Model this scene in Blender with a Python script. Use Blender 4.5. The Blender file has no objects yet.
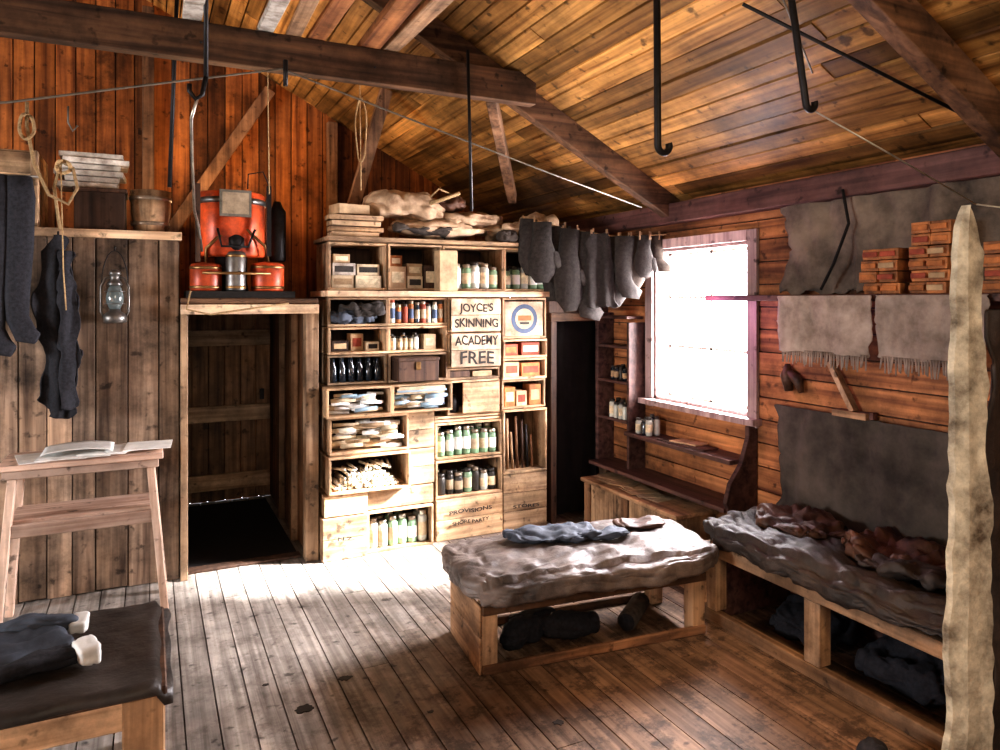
import bpy, bmesh, math, random
from mathutils import Vector, Matrix, noise
random.seed(7)
R=random.random
def U(a,b): return a+(b-a)*R()
scene=bpy.context.scene
COL=scene.collection

# ------------------------------------------------------------------ materials
def nm(name):
    m=bpy.data.materials.new(name); m.use_nodes=True
    nt=m.node_tree; b=nt.nodes['Principled BSDF']; return m,nt,b
def wood(name,dark,light,axis='x',rough=.6,stain=.5,spec=.25,fine=28,lo=.62,hi=.75,stain_scale=1.6,wear=.15):
    m,nt,b=nm(name); N=nt.nodes.new; L=nt.links.new
    tc=N('ShaderNodeTexCoord'); mp=N('ShaderNodeMapping')
    s={'x':(1.3,fine,fine),'y':(fine,1.3,fine),'z':(fine,fine,1.3)}[axis]
    mp.inputs['Scale'].default_value=s
    L(tc.outputs['Object'],mp.inputs['Vector'])
    at=N('ShaderNodeAttribute'); at.attribute_name='rnd'
    w=N('ShaderNodeMath'); w.operation='MULTIPLY'; w.inputs[1].default_value=53.
    L(at.outputs['Fac'],w.inputs[0])
    n1=N('ShaderNodeTexNoise'); n1.noise_dimensions='4D'; n1.inputs['Scale'].default_value=1.; n1.inputs['Detail'].default_value=5; n1.inputs['Distortion'].default_value=.6
    L(mp.outputs['Vector'],n1.inputs['Vector']); L(w.outputs[0],n1.inputs['W'])
    r=N('ShaderNodeValToRGB'); r.color_ramp.elements[0].position=.32; r.color_ramp.elements[1].position=.66
    r.color_ramp.elements[0].color=(*dark,1); r.color_ramp.elements[1].color=(*light,1)
    L(n1.outputs['Fac'],r.inputs['Fac'])
    n2=N('ShaderNodeTexNoise'); n2.inputs['Scale'].default_value=stain_scale; n2.inputs['Detail'].default_value=8; n2.inputs['Roughness'].default_value=.7
    L(tc.outputs['Object'],n2.inputs['Vector'])
    r2=N('ShaderNodeMapRange'); r2.inputs['From Min'].default_value=.36; r2.inputs['From Max'].default_value=.60
    r2.inputs['To Min'].default_value=1-stain; r2.inputs['To Max'].default_value=1.12
    L(n2.outputs['Fac'],r2.inputs['Value'])
    t=N('ShaderNodeMath'); t.operation='MULTIPLY_ADD'; t.inputs[1].default_value=hi; t.inputs[2].default_value=lo
    L(at.outputs['Fac'],t.inputs[0])
    mu=N('ShaderNodeMath'); mu.operation='MULTIPLY'; L(t.outputs[0],mu.inputs[0]); L(r2.outputs[0],mu.inputs[1])
    n3=N('ShaderNodeTexNoise'); n3.inputs['Scale'].default_value=17; n3.inputs['Detail'].default_value=3
    L(tc.outputs['Object'],n3.inputs['Vector'])
    r3=N('ShaderNodeMapRange'); r3.inputs['From Min'].default_value=.62; r3.inputs['From Max'].default_value=.72; r3.inputs['To Min'].default_value=1; r3.inputs['To Max'].default_value=.3
    L(n3.outputs['Fac'],r3.inputs['Value'])
    mu2=N('ShaderNodeMath'); mu2.operation='MULTIPLY'; L(mu.outputs[0],mu2.inputs[0]); L(r3.outputs[0],mu2.inputs[1])
    n4=N('ShaderNodeTexNoise'); n4.noise_dimensions='4D'; n4.inputs['Scale'].default_value=2.3; n4.inputs['Detail'].default_value=7; n4.inputs['Roughness'].default_value=.7
    L(tc.outputs['Object'],n4.inputs['Vector']); L(w.outputs[0],n4.inputs['W'])
    r4=N('ShaderNodeMapRange'); r4.inputs['From Min'].default_value=.38; r4.inputs['From Max'].default_value=.66; r4.inputs['To Min'].default_value=wear*.35; r4.inputs['To Max'].default_value=min(1,wear*1.8)
    L(n4.outputs['Fac'],r4.inputs['Value'])
    bw=N('ShaderNodeRGBToBW'); L(r.outputs['Color'],bw.inputs[0])
    gv=N('ShaderNodeVectorMath'); gv.operation='SCALE'; gv.inputs[0].default_value=(1.06,.98,.90); L(bw.outputs[0],gv.inputs['Scale'])
    mx=N('ShaderNodeMix'); mx.data_type='RGBA'; L(r4.outputs[0],mx.inputs['Factor']); L(r.outputs['Color'],mx.inputs['A']); L(gv.outputs['Vector'],mx.inputs['B'])
    vm=N('ShaderNodeVectorMath'); vm.operation='SCALE'
    L(mx.outputs['Result'],vm.inputs[0]); L(mu2.outputs[0],vm.inputs['Scale'])
    L(vm.outputs['Vector'],b.inputs['Base Color'])
    b.inputs['Roughness'].default_value=rough
    b.inputs['Specular IOR Level'].default_value=spec
    bp=N('ShaderNodeBump'); bp.inputs['Strength'].default_value=.5; bp.inputs['Distance'].default_value=.005
    L(n1.outputs['Fac'],bp.inputs['Height']); L(bp.outputs['Normal'],b.inputs['Normal'])
    return m
def plain(name,col,rough=.6,metal=0.,var=.35,scale=12.,bump=.3,dark=None,spec=.4,bdist=.004):
    m,nt,b=nm(name); N=nt.nodes.new; L=nt.links.new
    tc=N('ShaderNodeTexCoord')
    n=N('ShaderNodeTexNoise'); n.inputs['Scale'].default_value=scale; n.inputs['Detail'].default_value=8; n.inputs['Roughness'].default_value=.65
    L(tc.outputs['Object'],n.inputs['Vector'])
    r=N('ShaderNodeValToRGB'); r.color_ramp.elements[0].position=.33; r.color_ramp.elements[1].position=.67
    d=dark or tuple(c*(1-var) for c in col)
    r.color_ramp.elements[0].color=(*d,1); r.color_ramp.elements[1].color=(*[min(1,c*(1+var*.5)) for c in col],1)
    L(n.outputs['Fac'],r.inputs['Fac'])
    at=N('ShaderNodeAttribute'); at.attribute_name='rnd'
    t=N('ShaderNodeMath'); t.operation='MULTIPLY_ADD'; t.inputs[1].default_value=.5; t.inputs[2].default_value=.75
    L(at.outputs['Fac'],t.inputs[0])
    vm=N('ShaderNodeVectorMath'); vm.operation='SCALE'
    L(r.outputs['Color'],vm.inputs[0]); L(t.outputs[0],vm.inputs['Scale'])
    L(vm.outputs['Vector'],b.inputs['Base Color'])
    b.inputs['Roughness'].default_value=rough; b.inputs['Metallic'].default_value=metal
    b.inputs['Specular IOR Level'].default_value=spec
    bp=N('ShaderNodeBump'); bp.inputs['Strength'].default_value=bump; bp.inputs['Distance'].default_value=bdist
    L(n.outputs['Fac'],bp.inputs['Height']); L(bp.outputs['Normal'],b.inputs['Normal'])
    return m

M={}
M['ceil']=wood('ceiling_boards',(.17,.07,.016),(.66,.34,.095),'y',.5,.75,stain_scale=1.2,lo=.36,hi=1.0,wear=.05)
M['gable']=wood('gable_boards',(.17,.048,.012),(.60,.20,.042),'z',.6,.8,stain_scale=1.4,lo=.45,hi=.8,wear=.06)
M['rafter_x']=wood('rafter_wood',(.06,.03,.018),(.25,.125,.06),'x',.65,.6,stain_scale=3,wear=.12)
M['rafter_z']=wood('post_wood',(.09,.042,.022),(.30,.155,.075),'z',.65,.6,stain_scale=3,wear=.12)
M['beam_y']=wood('plate_wood',(.06,.026,.026),(.18,.08,.07),'y',.65,.6)
M['cup']=wood('cupboard_boards',(.095,.055,.035),(.46,.30,.19),'z',.7,.75,stain_scale=2.4,wear=.18,lo=.5,hi=.9)
M['rwall']=wood('right_wall_boards',(.14,.045,.02),(.54,.225,.08),'y',.6,.75,wear=.06)
M['crate']=wood('crate_wood',(.27,.145,.07),(.74,.48,.26),'x',.65,.65,stain_scale=3.4,wear=.15,lo=.5,hi=.9)
M['crate_z']=wood('crate_wood_vert',(.22,.12,.06),(.65,.41,.22),'z',.65,.65,stain_scale=3.4,wear=.15)
M['pale']=wood('pale_wood',(.33,.19,.10),(.76,.52,.32),'x',.6,.55,stain_scale=3,wear=.15)
M['pale_z']=wood('pale_wood_vert',(.25,.14,.075),(.64,.41,.235),'z',.6,.6,stain_scale=3,wear=.15)
M['pale_y']=wood('pale_wood_long',(.18,.095,.048),(.48,.28,.145),'y',.6,.6,stain_scale=3,wear=.15)
M['stool']=wood('stool_wood',(.46,.28,.20),(.80,.58,.46),'x',.5,.35,wear=.12)
M['stool_z']=wood('stool_wood_vert',(.42,.26,.18),(.76,.55,.43),'z',.5,.35,wear=.12)
M['dkwood']=wood('dark_wood',(.035,.018,.012),(.12,.06,.035),'z',.6,.5)
M['dkwood_y']=wood('dark_wood_long',(.05,.022,.02),(.17,.08,.065),'y',.55,.5)
M['door']=wood('door_wood',(.10,.05,.025),(.36,.19,.09),'z',.6,.6,stain_scale=2.5)
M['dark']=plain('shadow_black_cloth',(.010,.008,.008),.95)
M['iron']=plain('black_iron',(.02,.018,.018),.5,.6,.4,40)
M['wire']=plain('wire_grey',(.20,.18,.15),.5,.5)
M['rope']=plain('hemp_rope',(.42,.28,.14),.9,0,.4,80)
M['red']=plain('red_orange_paint',(.60,.085,.02),.4,.1,.55,7,.2,dark=(.10,.022,.012))
M['tinmetal']=plain('tin_metal',(.50,.47,.40),.35,.9,.4,20)
M['lampmetal']=plain('lamp_metal',(.16,.15,.14),.4,.8,.4,20)
M['brass']=plain('dull_brass',(.30,.17,.07),.4,.8,.4,20)
M['canvas']=plain('grey_canvas',(.105,.086,.07),.95,0,.45,4,.8,dark=(.035,.028,.023),bdist=.01)
M['tarp']=plain('tarpaulin',(.17,.13,.10),.9,0,.6,4,.9,dark=(.04,.03,.024),bdist=.015)
M['blanket']=plain('pale_grey_blanket',(.36,.29,.25),.95,0,.35,9,.8,dark=(.19,.145,.12),bdist=.008)
M['mattress']=plain('mattress_cloth',(.16,.13,.115),.5,0,.5,7,.7,dark=(.04,.03,.026),bdist=.012,spec=.5)
M['mattress_d']=plain('dark_quilt',(.05,.035,.027),.6,0,.6,9,.8,dark=(.012,.009,.008),bdist=.015,spec=.5)
M['leather']=plain('brown_leather',(.10,.045,.024),.5,0,.6,9,.8,dark=(.025,.012,.008),bdist=.012)
M['blue']=plain('blue_grey_cloth',(.050,.060,.080),.8,0,.5,14,.6)
M['black']=plain('black_wool',(.022,.022,.028),.9,0,.5,60,.6)
M['grey']=plain('grey_wool',(.042,.036,.033),.95,0,.5,40,.8)
M['brownwool']=plain('brown_wool',(.065,.050,.040),.95,0,.5,30,.8)
M['fur']=plain('tan_skin',(.52,.38,.25),.9,0,.5,8,.8,dark=(.20,.12,.07),bdist=.012)
M['paper']=plain('white_paper',(.84,.83,.80),.8,0,.2,10,.2)
M['paperb']=plain('blue_paper',(.30,.42,.52),.8,0,.3,10,.2)
M['candle']=plain('candle_wax',(.88,.80,.64),.6,0,.15,10,.2)
M['glassw']=plain('milky_jar',(.56,.58,.52),.2,0,.35,12,.1,spec=.6)
M['glassg']=plain('green_jar',(.20,.32,.20),.2,0,.4,12,.1,spec=.6)
M['glassd']=plain('dark_bottle',(.012,.02,.03),.12,0,.3,8,.1,spec=.8)
M['lid']=plain('jar_lid',(.30,.24,.18),.4,.5,.4,20)
M['lidd']=plain('jar_lid_dark',(.05,.045,.04),.4,.4,.4,20)
M['label']=plain('cream_label',(.66,.55,.37),.8,0,.5,22)
M['orange']=plain('orange_box',(.42,.15,.045),.7,0,.6,14)
M['brick']=plain('brown_orange_tin',(.38,.15,.05),.65,0,.6,14,.5,dark=(.11,.045,.022))
M['redbox']=plain('red_label',(.30,.06,.03),.7,0,.5,14)
M['bluelab']=plain('blue_label',(.05,.08,.15),.6,0,.4,12)
M['cream']=plain('cream_box',(.54,.43,.29),.8,0,.5,12)
M['card']=plain('brown_card',(.42,.29,.17),.85,0,.45,9)
M['ink']=plain('black_ink',(.035,.028,.024),.8,0,.5,30)
M['whitebox']=plain('weathered_white_wood',(.60,.55,.48),.8,0,.5,14,.4,dark=(.24,.19,.15))
M['signboard']=plain('weathered_sign_board',(.44,.34,.24),.8,0,.5,9,.5,dark=(.17,.115,.07))
M['bark']=plain('speckled_pale_wood',(.60,.54,.41),.8,0,.5,8,.9,dark=(.10,.075,.05),bdist=.015)
M['frame']=wood('window_frame_wood',(.30,.19,.19),(.60,.44,.42),'z',.5,.3)
M['globe']=plain('lantern_glass',(.14,.17,.17),.1,0,.2,8,.05,spec=.9)
M['black_hide']=plain('black_hide',(.055,.045,.04),.45,0,.5,6,.8,dark=(.013,.011,.010),bdist=.012)
M['tar']=plain('tar_stain',(.02,.015,.012),.6,0,.4,20)

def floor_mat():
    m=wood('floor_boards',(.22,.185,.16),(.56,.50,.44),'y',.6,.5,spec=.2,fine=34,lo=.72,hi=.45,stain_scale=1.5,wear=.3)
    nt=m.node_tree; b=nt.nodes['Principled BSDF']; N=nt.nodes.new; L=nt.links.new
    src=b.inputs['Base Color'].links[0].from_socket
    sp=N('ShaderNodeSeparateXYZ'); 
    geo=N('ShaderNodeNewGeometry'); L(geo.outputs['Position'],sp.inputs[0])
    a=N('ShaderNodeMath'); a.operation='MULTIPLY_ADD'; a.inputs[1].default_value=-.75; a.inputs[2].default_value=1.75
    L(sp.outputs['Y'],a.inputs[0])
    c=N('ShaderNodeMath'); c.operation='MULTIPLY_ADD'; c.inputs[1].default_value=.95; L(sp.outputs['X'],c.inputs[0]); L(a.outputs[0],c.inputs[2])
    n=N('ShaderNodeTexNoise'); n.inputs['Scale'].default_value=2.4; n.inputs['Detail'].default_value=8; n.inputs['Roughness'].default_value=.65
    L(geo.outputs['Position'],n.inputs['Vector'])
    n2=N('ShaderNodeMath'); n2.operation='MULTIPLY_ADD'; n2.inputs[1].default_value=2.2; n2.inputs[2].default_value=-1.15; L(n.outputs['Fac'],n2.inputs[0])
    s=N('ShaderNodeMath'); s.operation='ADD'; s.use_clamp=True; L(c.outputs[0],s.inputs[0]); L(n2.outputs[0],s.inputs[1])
    mx=N('ShaderNodeMix'); mx.data_type='RGBA'; mx.blend_type='MULTIPLY'; mx.inputs['B'].default_value=(.60,.43,.32,1)  # browner boards to front right; the edge paints in the bed's shadow boundary
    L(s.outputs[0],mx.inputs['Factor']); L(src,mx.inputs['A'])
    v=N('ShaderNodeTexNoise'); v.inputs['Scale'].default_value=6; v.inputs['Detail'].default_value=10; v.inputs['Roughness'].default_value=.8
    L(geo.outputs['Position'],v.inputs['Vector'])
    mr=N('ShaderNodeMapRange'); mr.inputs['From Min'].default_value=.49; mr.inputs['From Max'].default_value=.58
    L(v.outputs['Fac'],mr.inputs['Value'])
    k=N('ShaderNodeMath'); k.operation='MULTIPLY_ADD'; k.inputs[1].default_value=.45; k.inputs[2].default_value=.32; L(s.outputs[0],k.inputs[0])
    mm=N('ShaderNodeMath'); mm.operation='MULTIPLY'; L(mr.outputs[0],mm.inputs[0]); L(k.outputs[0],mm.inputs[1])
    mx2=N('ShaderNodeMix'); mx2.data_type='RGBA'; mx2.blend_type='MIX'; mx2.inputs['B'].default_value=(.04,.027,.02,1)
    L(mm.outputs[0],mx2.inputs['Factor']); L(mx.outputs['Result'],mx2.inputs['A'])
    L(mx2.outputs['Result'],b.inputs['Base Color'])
    return m
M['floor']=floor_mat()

# ------------------------------------------------------------------ mesh builder
class B:
    def __init__(s,name): s.name=name; s.v=[]; s.f=[]; s.mi=[]; s.r=[]; s.sm=[]; s.mats=[]
    def add(s,vs,fs,mat,rnd=None,smooth=False):
        if mat not in s.mats: s.mats.append(mat)
        k=s.mats.index(mat); o=len(s.v); rnd=R() if rnd is None else rnd
        s.v+= [tuple(p) for p in vs]
        for f in fs:
            s.f.append(tuple(i+o for i in f)); s.mi.append(k); s.r.append(rnd); s.sm.append(smooth)
    def box(s,x0,x1,y0,y1,z0,z1,mat,rnd=None,rz=0,piv=None):
        vs=[(x,y,z) for z in (z0,z1) for y in (y0,y1) for x in (x0,x1)]
        if rz:
            cx,cy=piv or ((x0+x1)/2,(y0+y1)/2); c,si=math.cos(rz),math.sin(rz)
            vs=[(cx+(x-cx)*c-(y-cy)*si,cy+(x-cx)*si+(y-cy)*c,z) for x,y,z in vs]
        s.add(vs,[(0,2,3,1),(4,5,7,6),(0,1,5,4),(2,6,7,3),(0,4,6,2),(1,3,7,5)],mat,rnd)
    def beam(s,p0,p1,w,h,mat,up=(0,0,1),rnd=None,w1=None,h1=None):
        p0=Vector(p0);p1=Vector(p1);d=(p1-p0).normalized();up=Vector(up)
        a=d.cross(up).normalized(); b=a.cross(d).normalized()
        w1=w if w1 is None else w1; h1=h if h1 is None else h1
        vs=[]
        for p,ww,hh in((p0,w,h),(p1,w1,h1)):
            for sb in(-1,1):
                for sa in(-1,1): vs.append(p+a*sa*ww/2+b*sb*hh/2)
        s.add(vs,[(0,2,3,1),(4,5,7,6),(0,1,5,4),(2,6,7,3),(0,4,6,2),(1,3,7,5)],mat,rnd)
    def tube(s,pts,r,mat,seg=8,rnd=None,flat=1.,fdir=None):
        pts=[Vector(p) for p in pts]; n=len(pts)
        rs=r if isinstance(r,(list,tuple)) else [r]*n
        vs=[];fs=[]
        t=(pts[1]-pts[0]).normalized()
        ref=Vector(fdir) if fdir else (Vector((0,0,1)) if abs(t.z)<.9 else Vector((0,1,0)))
        a=(ref-t*ref.dot(t)).normalized()
        for i,p in enumerate(pts):
            t=(pts[min(i+1,n-1)]-pts[max(i-1,0)]).normalized()
            a=(a-t*a.dot(t)).normalized(); b=t.cross(a)
            for k in range(seg):
                an=2*math.pi*k/seg
                vs.append(p+a*math.cos(an)*rs[i]*flat+b*math.sin(an)*rs[i])
        for i in range(n-1):
            for k in range(seg):
                k2=(k+1)%seg
                fs.append((i*seg+k,i*seg+k2,(i+1)*seg+k2,(i+1)*seg+k))
        fs.append(tuple(range(seg-1,-1,-1))); fs.append(tuple((n-1)*seg+k for k in range(seg)))
        s.add(vs,fs,mat,rnd,True)
    def lathe(s,cx,cy,z0,prof,mat,seg=16,rnd=None):
        vs=[];fs=[]
        for r,z in prof:
            for k in range(seg):
                an=2*math.pi*k/seg; vs.append((cx+r*math.cos(an),cy+r*math.sin(an),z0+z))
        n=len(prof)
        for i in range(n-1):
            for k in range(seg):
                k2=(k+1)%seg; fs.append((i*seg+k,i*seg+k2,(i+1)*seg+k2,(i+1)*seg+k))
        fs.append(tuple(range(seg-1,-1,-1))); fs.append(tuple((n-1)*seg+k for k in range(seg)))
        s.add(vs,fs,mat,rnd,True)
    def pillow(s,c,size,mat,rz=0,amp=.015,freq=6,p=5,n=14,seed=0,bend=None,rx=0,ry=0,crease=.5):
        bm=bmesh.new(); bmesh.ops.create_cube(bm,size=2)
        bmesh.ops.subdivide_edges(bm,edges=bm.edges[:],cuts=n,use_grid_fill=True)
        rot=Matrix.Rotation(rz,3,'Z')@Matrix.Rotation(ry,3,'Y')@Matrix.Rotation(rx,3,'X')
        vs=[]
        for v in bm.verts:
            q=v.co; l=(abs(q.x)**p+abs(q.y)**p+abs(q.z)**p)**(1/p); q=q/l
            w=Vector((q.x*size[0]/2,q.y*size[1]/2,q.z*size[2]/2))
            nn=Vector((seed*3.1,seed*7.7,seed))
            wp=w*freq+nn
            wp=wp+.6*Vector((noise.noise(wp*.8),noise.noise(wp*.8+Vector((9,0,0))),0))
            d=noise.noise(wp)*1.2+.6*abs(noise.noise(w*freq*2.3+nn*2))-.2
            d-=crease*max(0,1-abs(noise.noise(wp*1.4+Vector((3,3,3))))*7)
            dirn=Vector((q.x*.5,q.y*.5,q.z)).normalized()
            w=w+dirn*d*amp
            if w.z>0: w.z+=(noise.noise(w*freq*.6+nn*3))*amp*.8
            if bend: w=bend(w)
            vs.append(rot@w+Vector(c))
        bm.verts.index_update()
        fs=[tuple(x.index for x in f.verts) for f in bm.faces]
        bm.free(); s.add(vs,fs,mat,None,True)
    def grid(s,fn,nu,nv,mat,rnd=None):
        vs=[fn(i/nu,j/nv) for j in range(nv+1) for i in range(nu+1)]
        fs=[(j*(nu+1)+i,j*(nu+1)+i+1,(j+1)*(nu+1)+i+1,(j+1)*(nu+1)+i) for j in range(nv) for i in range(nu)]
        s.add(vs,fs,mat,rnd,True)
    def drape(s,org,ax,nrm,rows,mat,amp=.02,freq=25,seed=0,nu=26,nv=30,jag=.01):
        org=Vector(org);ax=Vector(ax);nrm=Vector(nrm)
        def fn(u,v):
            k=v*(len(rows)-1); i=min(int(k),len(rows)-2); t=k-i; t=t*t*(3-2*t)
            z,l,r=[rows[i][q]*(1-t)+rows[i+1][q]*t for q in range(3)]
            l+=jag*noise.noise(Vector((seed,v*9,0))); r+=jag*noise.noise(Vector((seed+5,v*9,0)))
            x=l+(r-l)*u
            q=Vector((x*5,z*2.,seed))
            d=amp*(math.sin(freq*x+seed+2.5*noise.noise(q))*(.4+.6*v)+1.3*noise.noise(q*2.1)+.5*noise.noise(q*5))
            return org+ax*x+nrm*max(0.002,d+amp)+Vector((0,0,z+jag*noise.noise(Vector((x*14,seed,0)))*(1 if v>.97 else 0)))
        s.grid(fn,nu,nv,mat)
    def build(s,bevel=0,solid=0,parent=None):
        me=bpy.data.meshes.new(s.name)
        xs=[Vector(p) for p in s.v]
        mn=Vector([min(p[i] for p in xs) for i in range(3)]); mx=Vector([max(p[i] for p in xs) for i in range(3)])
        c=Vector(((mn.x+mx.x)/2,(mn.y+mx.y)/2,mn.z))
        me.from_pydata([p-c for p in xs],[],s.f)
        for m in s.mats: me.materials.append(M[m])
        me.polygons.foreach_set('material_index',s.mi)
        me.polygons.foreach_set('use_smooth',s.sm)
        a=me.attributes.new('rnd','FLOAT','FACE'); a.data.foreach_set('value',s.r)
        me.update()
        bm=bmesh.new(); bm.from_mesh(me)
        if not solid: bmesh.ops.recalc_face_normals(bm,faces=bm.faces[:])
        bm.to_mesh(me); bm.free()
        o=bpy.data.objects.new(s.name,me); o.location=c; COL.objects.link(o)
        if parent: o.parent=parent
        if solid:
            q=o.modifiers.new('t','SOLIDIFY'); q.thickness=solid; q.offset=0
        if bevel:
            q=o.modifiers.new('b','BEVEL'); q.width=bevel; q.segments=1; q.limit_method='ANGLE'; q.angle_limit=math.radians(50)
        return o

def roofz(x): return 2.17+.53*(3-x) if x>-.8 else 2.17+.53*(x+4.6)
YB=5.95; YF=-1.6
# ------------------------------------------------------------------ shell
b=B('floor'); b.box(-4.6,3.1,YF,YB+.1,-.12,-.022,'dkwood',.2)
x=-4.6
while x<3.02:
    w=.115; y=YF
    while y<YB:
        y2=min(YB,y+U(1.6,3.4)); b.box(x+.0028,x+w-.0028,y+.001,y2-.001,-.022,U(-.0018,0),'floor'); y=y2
    x+=w
b.build()
b=B('ceiling')
for sgn in (1,-1):
    L=math.hypot(3.9,3.9*.53); n=int(L/.105)
    for i in range(n+1):
        t0=i/n*3.85; t1=(i+1)/n*3.85-.009
        def pt(t,y,off):
            X=(3.04-t) if sgn==1 else (-4.64+t)
            return (X,y,roofz(3)+.53*(t-.04)+off)
        y=YF
        while y<YB:
            y2=min(YB+.05,y+U(2.,4.)); o=U(.0,.007)
            vs=[pt(t,yy,of) for of in(o,.03) for yy in(y,y2-.002) for t in(t0,t1)]
            b.add(vs,[(0,2,3,1),(4,5,7,6),(0,1,5,4),(2,6,7,3),(0,4,6,2),(1,3,7,5)],'ceil'); y=y2
b.build()
b=B('roof')
for sgn in(1,-1):
    xe=3.2 if sgn==1 else -4.8
    ze=2.17-.53*.2+.04
    vs=[(xe,YF,ze),(-.8,YF,4.184+.04),(-.8,YB+.1,4.184+.04),(xe,YB+.1,ze)]
    vs+=[(p[0],p[1],p[2]+.06) for p in vs]
    b.add(vs,[(0,1,2,3),(4,7,6,5),(0,4,5,1),(1,5,6,2),(2,6,7,3),(3,7,4,0)],'dkwood',.3)
b.build()
b=B('wall_back'); x=-4.6
while x<2.98:
    x1=min(3.,x+.125); z=max(roofz(x),roofz(x1))+.02
    b.box(x+.004,x1-.004,YB+U(-.006,0),YB+.02,0,z,'gable'); b.box(x,x1,YB+.02,YB+.08,0,z+.03,'dkwood',.2); x=x1
b.build()
b=B('wall_left'); z=0
while z<2.1:
    z1=min(2.15,z+.14); b.box(-4.68,-4.6,YF,YB,z+.002,z1-.002,'rwall'); z=z1
b.build()
WY0,WY1,WZ0,WZ1=2.99,3.83,.90,1.88
b=B('wall_right')
def rb(y0,y1,z0,z1): b.box(3.0+U(-.003,.003),3.022,y0,y1,z0+.0035,z1-.0035,'rwall')
for (a,c,n) in((0,WZ0,7),(WZ0,WZ1,8),(WZ1,2.2,3)):
    for i in range(n):
        z0=a+(c-a)*i/n; z1=a+(c-a)*(i+1)/n
        if a==WZ0: rb(YF,WY0,z0,z1); rb(WY1,YB,z0,z1)
        else:
            ys=U(1.,2.6); rb(YF,ys,z0,z1); rb(ys+.002,YB,z0,z1)
b.box(3.022,3.14,YF,YB,0,WZ0,'dkwood',.2); b.box(3.022,3.14,YF,YB,WZ1,2.2,'dkwood',.2)
b.box(3.022,3.14,YF,WY0,WZ0,WZ1,'dkwood',.2); b.box(3.022,3.14,WY1,YB,WZ0,WZ1,'dkwood',.2)
b.build()
b=B('window_1')
b.box(2.975,2.996,WY0-.07,WY0,WZ0-.05,WZ1+.06,'frame'); b.box(2.975,2.996,WY1,WY1+.07,WZ0-.05,WZ1+.06,'frame')
b.box(2.97,2.996,WY0,WY1,WZ1,WZ1+.06,'frame'); b.box(2.93,2.996,WY0-.09,WY1+.09,WZ0-.035,WZ0,'frame')
b.box(3.0,3.13,WY0,WY0+.015,WZ0,WZ1,'frame');b.box(3.0,3.13,WY1-.015,WY1,WZ0,WZ1,'frame')
b.box(3.0,3.13,WY0,WY1,WZ0,WZ0+.02,'frame');b.box(3.0,3.13,WY0,WY1,WZ1-.02,WZ1,'frame')
for y in(WY0+.02,(WY0+WY1)/2-.01,WY1-.04): b.box(3.10,3.115,y,y+.018,WZ0+.02,WZ1-.02,'whitebox',.9)
for z in(WZ0+.02,WZ0+.34,WZ0+.66,WZ1-.04): b.box(3.10,3.112,WY0+.02,WY1-.02,z,z+.015,'whitebox',.9)
b.build()
b=B('trim_1'); b.box(2.90,2.996,YF,YB,2.03,2.15,'beam_y'); b.build(bevel=.005)
for k,yt in enumerate((3.6,1.58,-.4)):
    b=B('roof_truss')
    o=.075
    b.beam((2.96,yt,roofz(2.96)-o),(-.8,yt,4.184-o),.07,.14,'rafter_x'); b.beam((-4.5,yt,roofz(-4.5)-o),(-.8,yt,4.184-o),.07,.14,'rafter_x')
    b.box(-3.5,1.92,yt-.11,yt-.04,2.63,2.80,'rafter_x')
    for xx in(-.6,.2,1.0,1.7): b.box(xx,xx+.012,yt-.116,yt-.11,2.70,2.712,'iron')
    b.build(bevel=.006)
b=B('roof_strut')
b.beam((1.74,3.69,2.70),(2.26,4.45,2.25),.06,.08,'rafter_z')
b.beam((1.15,4.72,1.95),(1.44,4.72,2.97),.06,.08,'rafter_z')
b.box(-.05,.03,5.86,5.93,1.3,3.7,'rafter_z')
b.box(1.30,1.38,5.86,5.93,1.3,3.0,'rafter_z')
b.beam((.1,5.88,2.0),(.85,5.88,3.2),.05,.09,'rafter_z')
b.build(bevel=.004)

# ------------------------------------------------------------------ left cupboard (partition) and doorway
b=B('wall_partition'); x=-2.6
while x<.14:
    x1=min(.15,x+U(.08,.16)); b.box(x+.003,x1-.003,4.38+U(-.012,.0),4.40,U(0,.01),1.88,'cup'); x=x1
b.box(-2.6,.15,4.40,4.43,0,1.88,'dkwood',.2)
y=4.43
while y<YB-.02:
    y1=min(YB-.01,y+.14); b.box(.12,.15,y+.002,y1,0,1.5,'cup'); y=y1
b.box(-2.6,.16,4.355,4.43,1.88,1.925,'pale')
b.box(-2.6,.14,4.43,YB-.01,1.86,1.90,'cup')
b.build(bevel=.002)
b=B('door_frame')
b.box(.152,.19,4.33,4.43,0,1.47,'pale_z'); b.box(.83,.905,4.33,4.42,0,1.47,'pale_z')
b.box(.152,.905,4.32,4.42,1.47,1.525,'pale'); b.box(.152,.905,4.34,YB-.01,1.53,1.56,'rafter_x')
y=4.46
while y<YB-.05:
    y1=min(YB-.01,y+.15); b.box(.862,.885,y+.002,y1-.002,0,1.5,'door'); y=y1
for y in(4.75,5.25): b.box(.82,.86,y,y+.07,0,1.5,'pale_z')
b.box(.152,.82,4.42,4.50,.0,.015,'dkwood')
b.build(bevel=.003)
b=B('door_1'); x=.17
while x<.85:
    x1=min(.855,x+.115); b.box(x+.002,x1-.002,5.895,5.915,.02,1.5,'door'); x=x1
for z in(.10,.62,1.2): b.box(.18,.85,5.87,5.895,z,z+.12,'pale')
b.box(.77,.80,5.84,5.87,.78,.86,'iron')
b.build(bevel=.003)
b=B('corridor_shade_sheet'); b.box(.20,.81,4.52,5.84,.001,.008,'dark'); b.build()  # black sheet laid in for the darkness on the corridor floor

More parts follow.
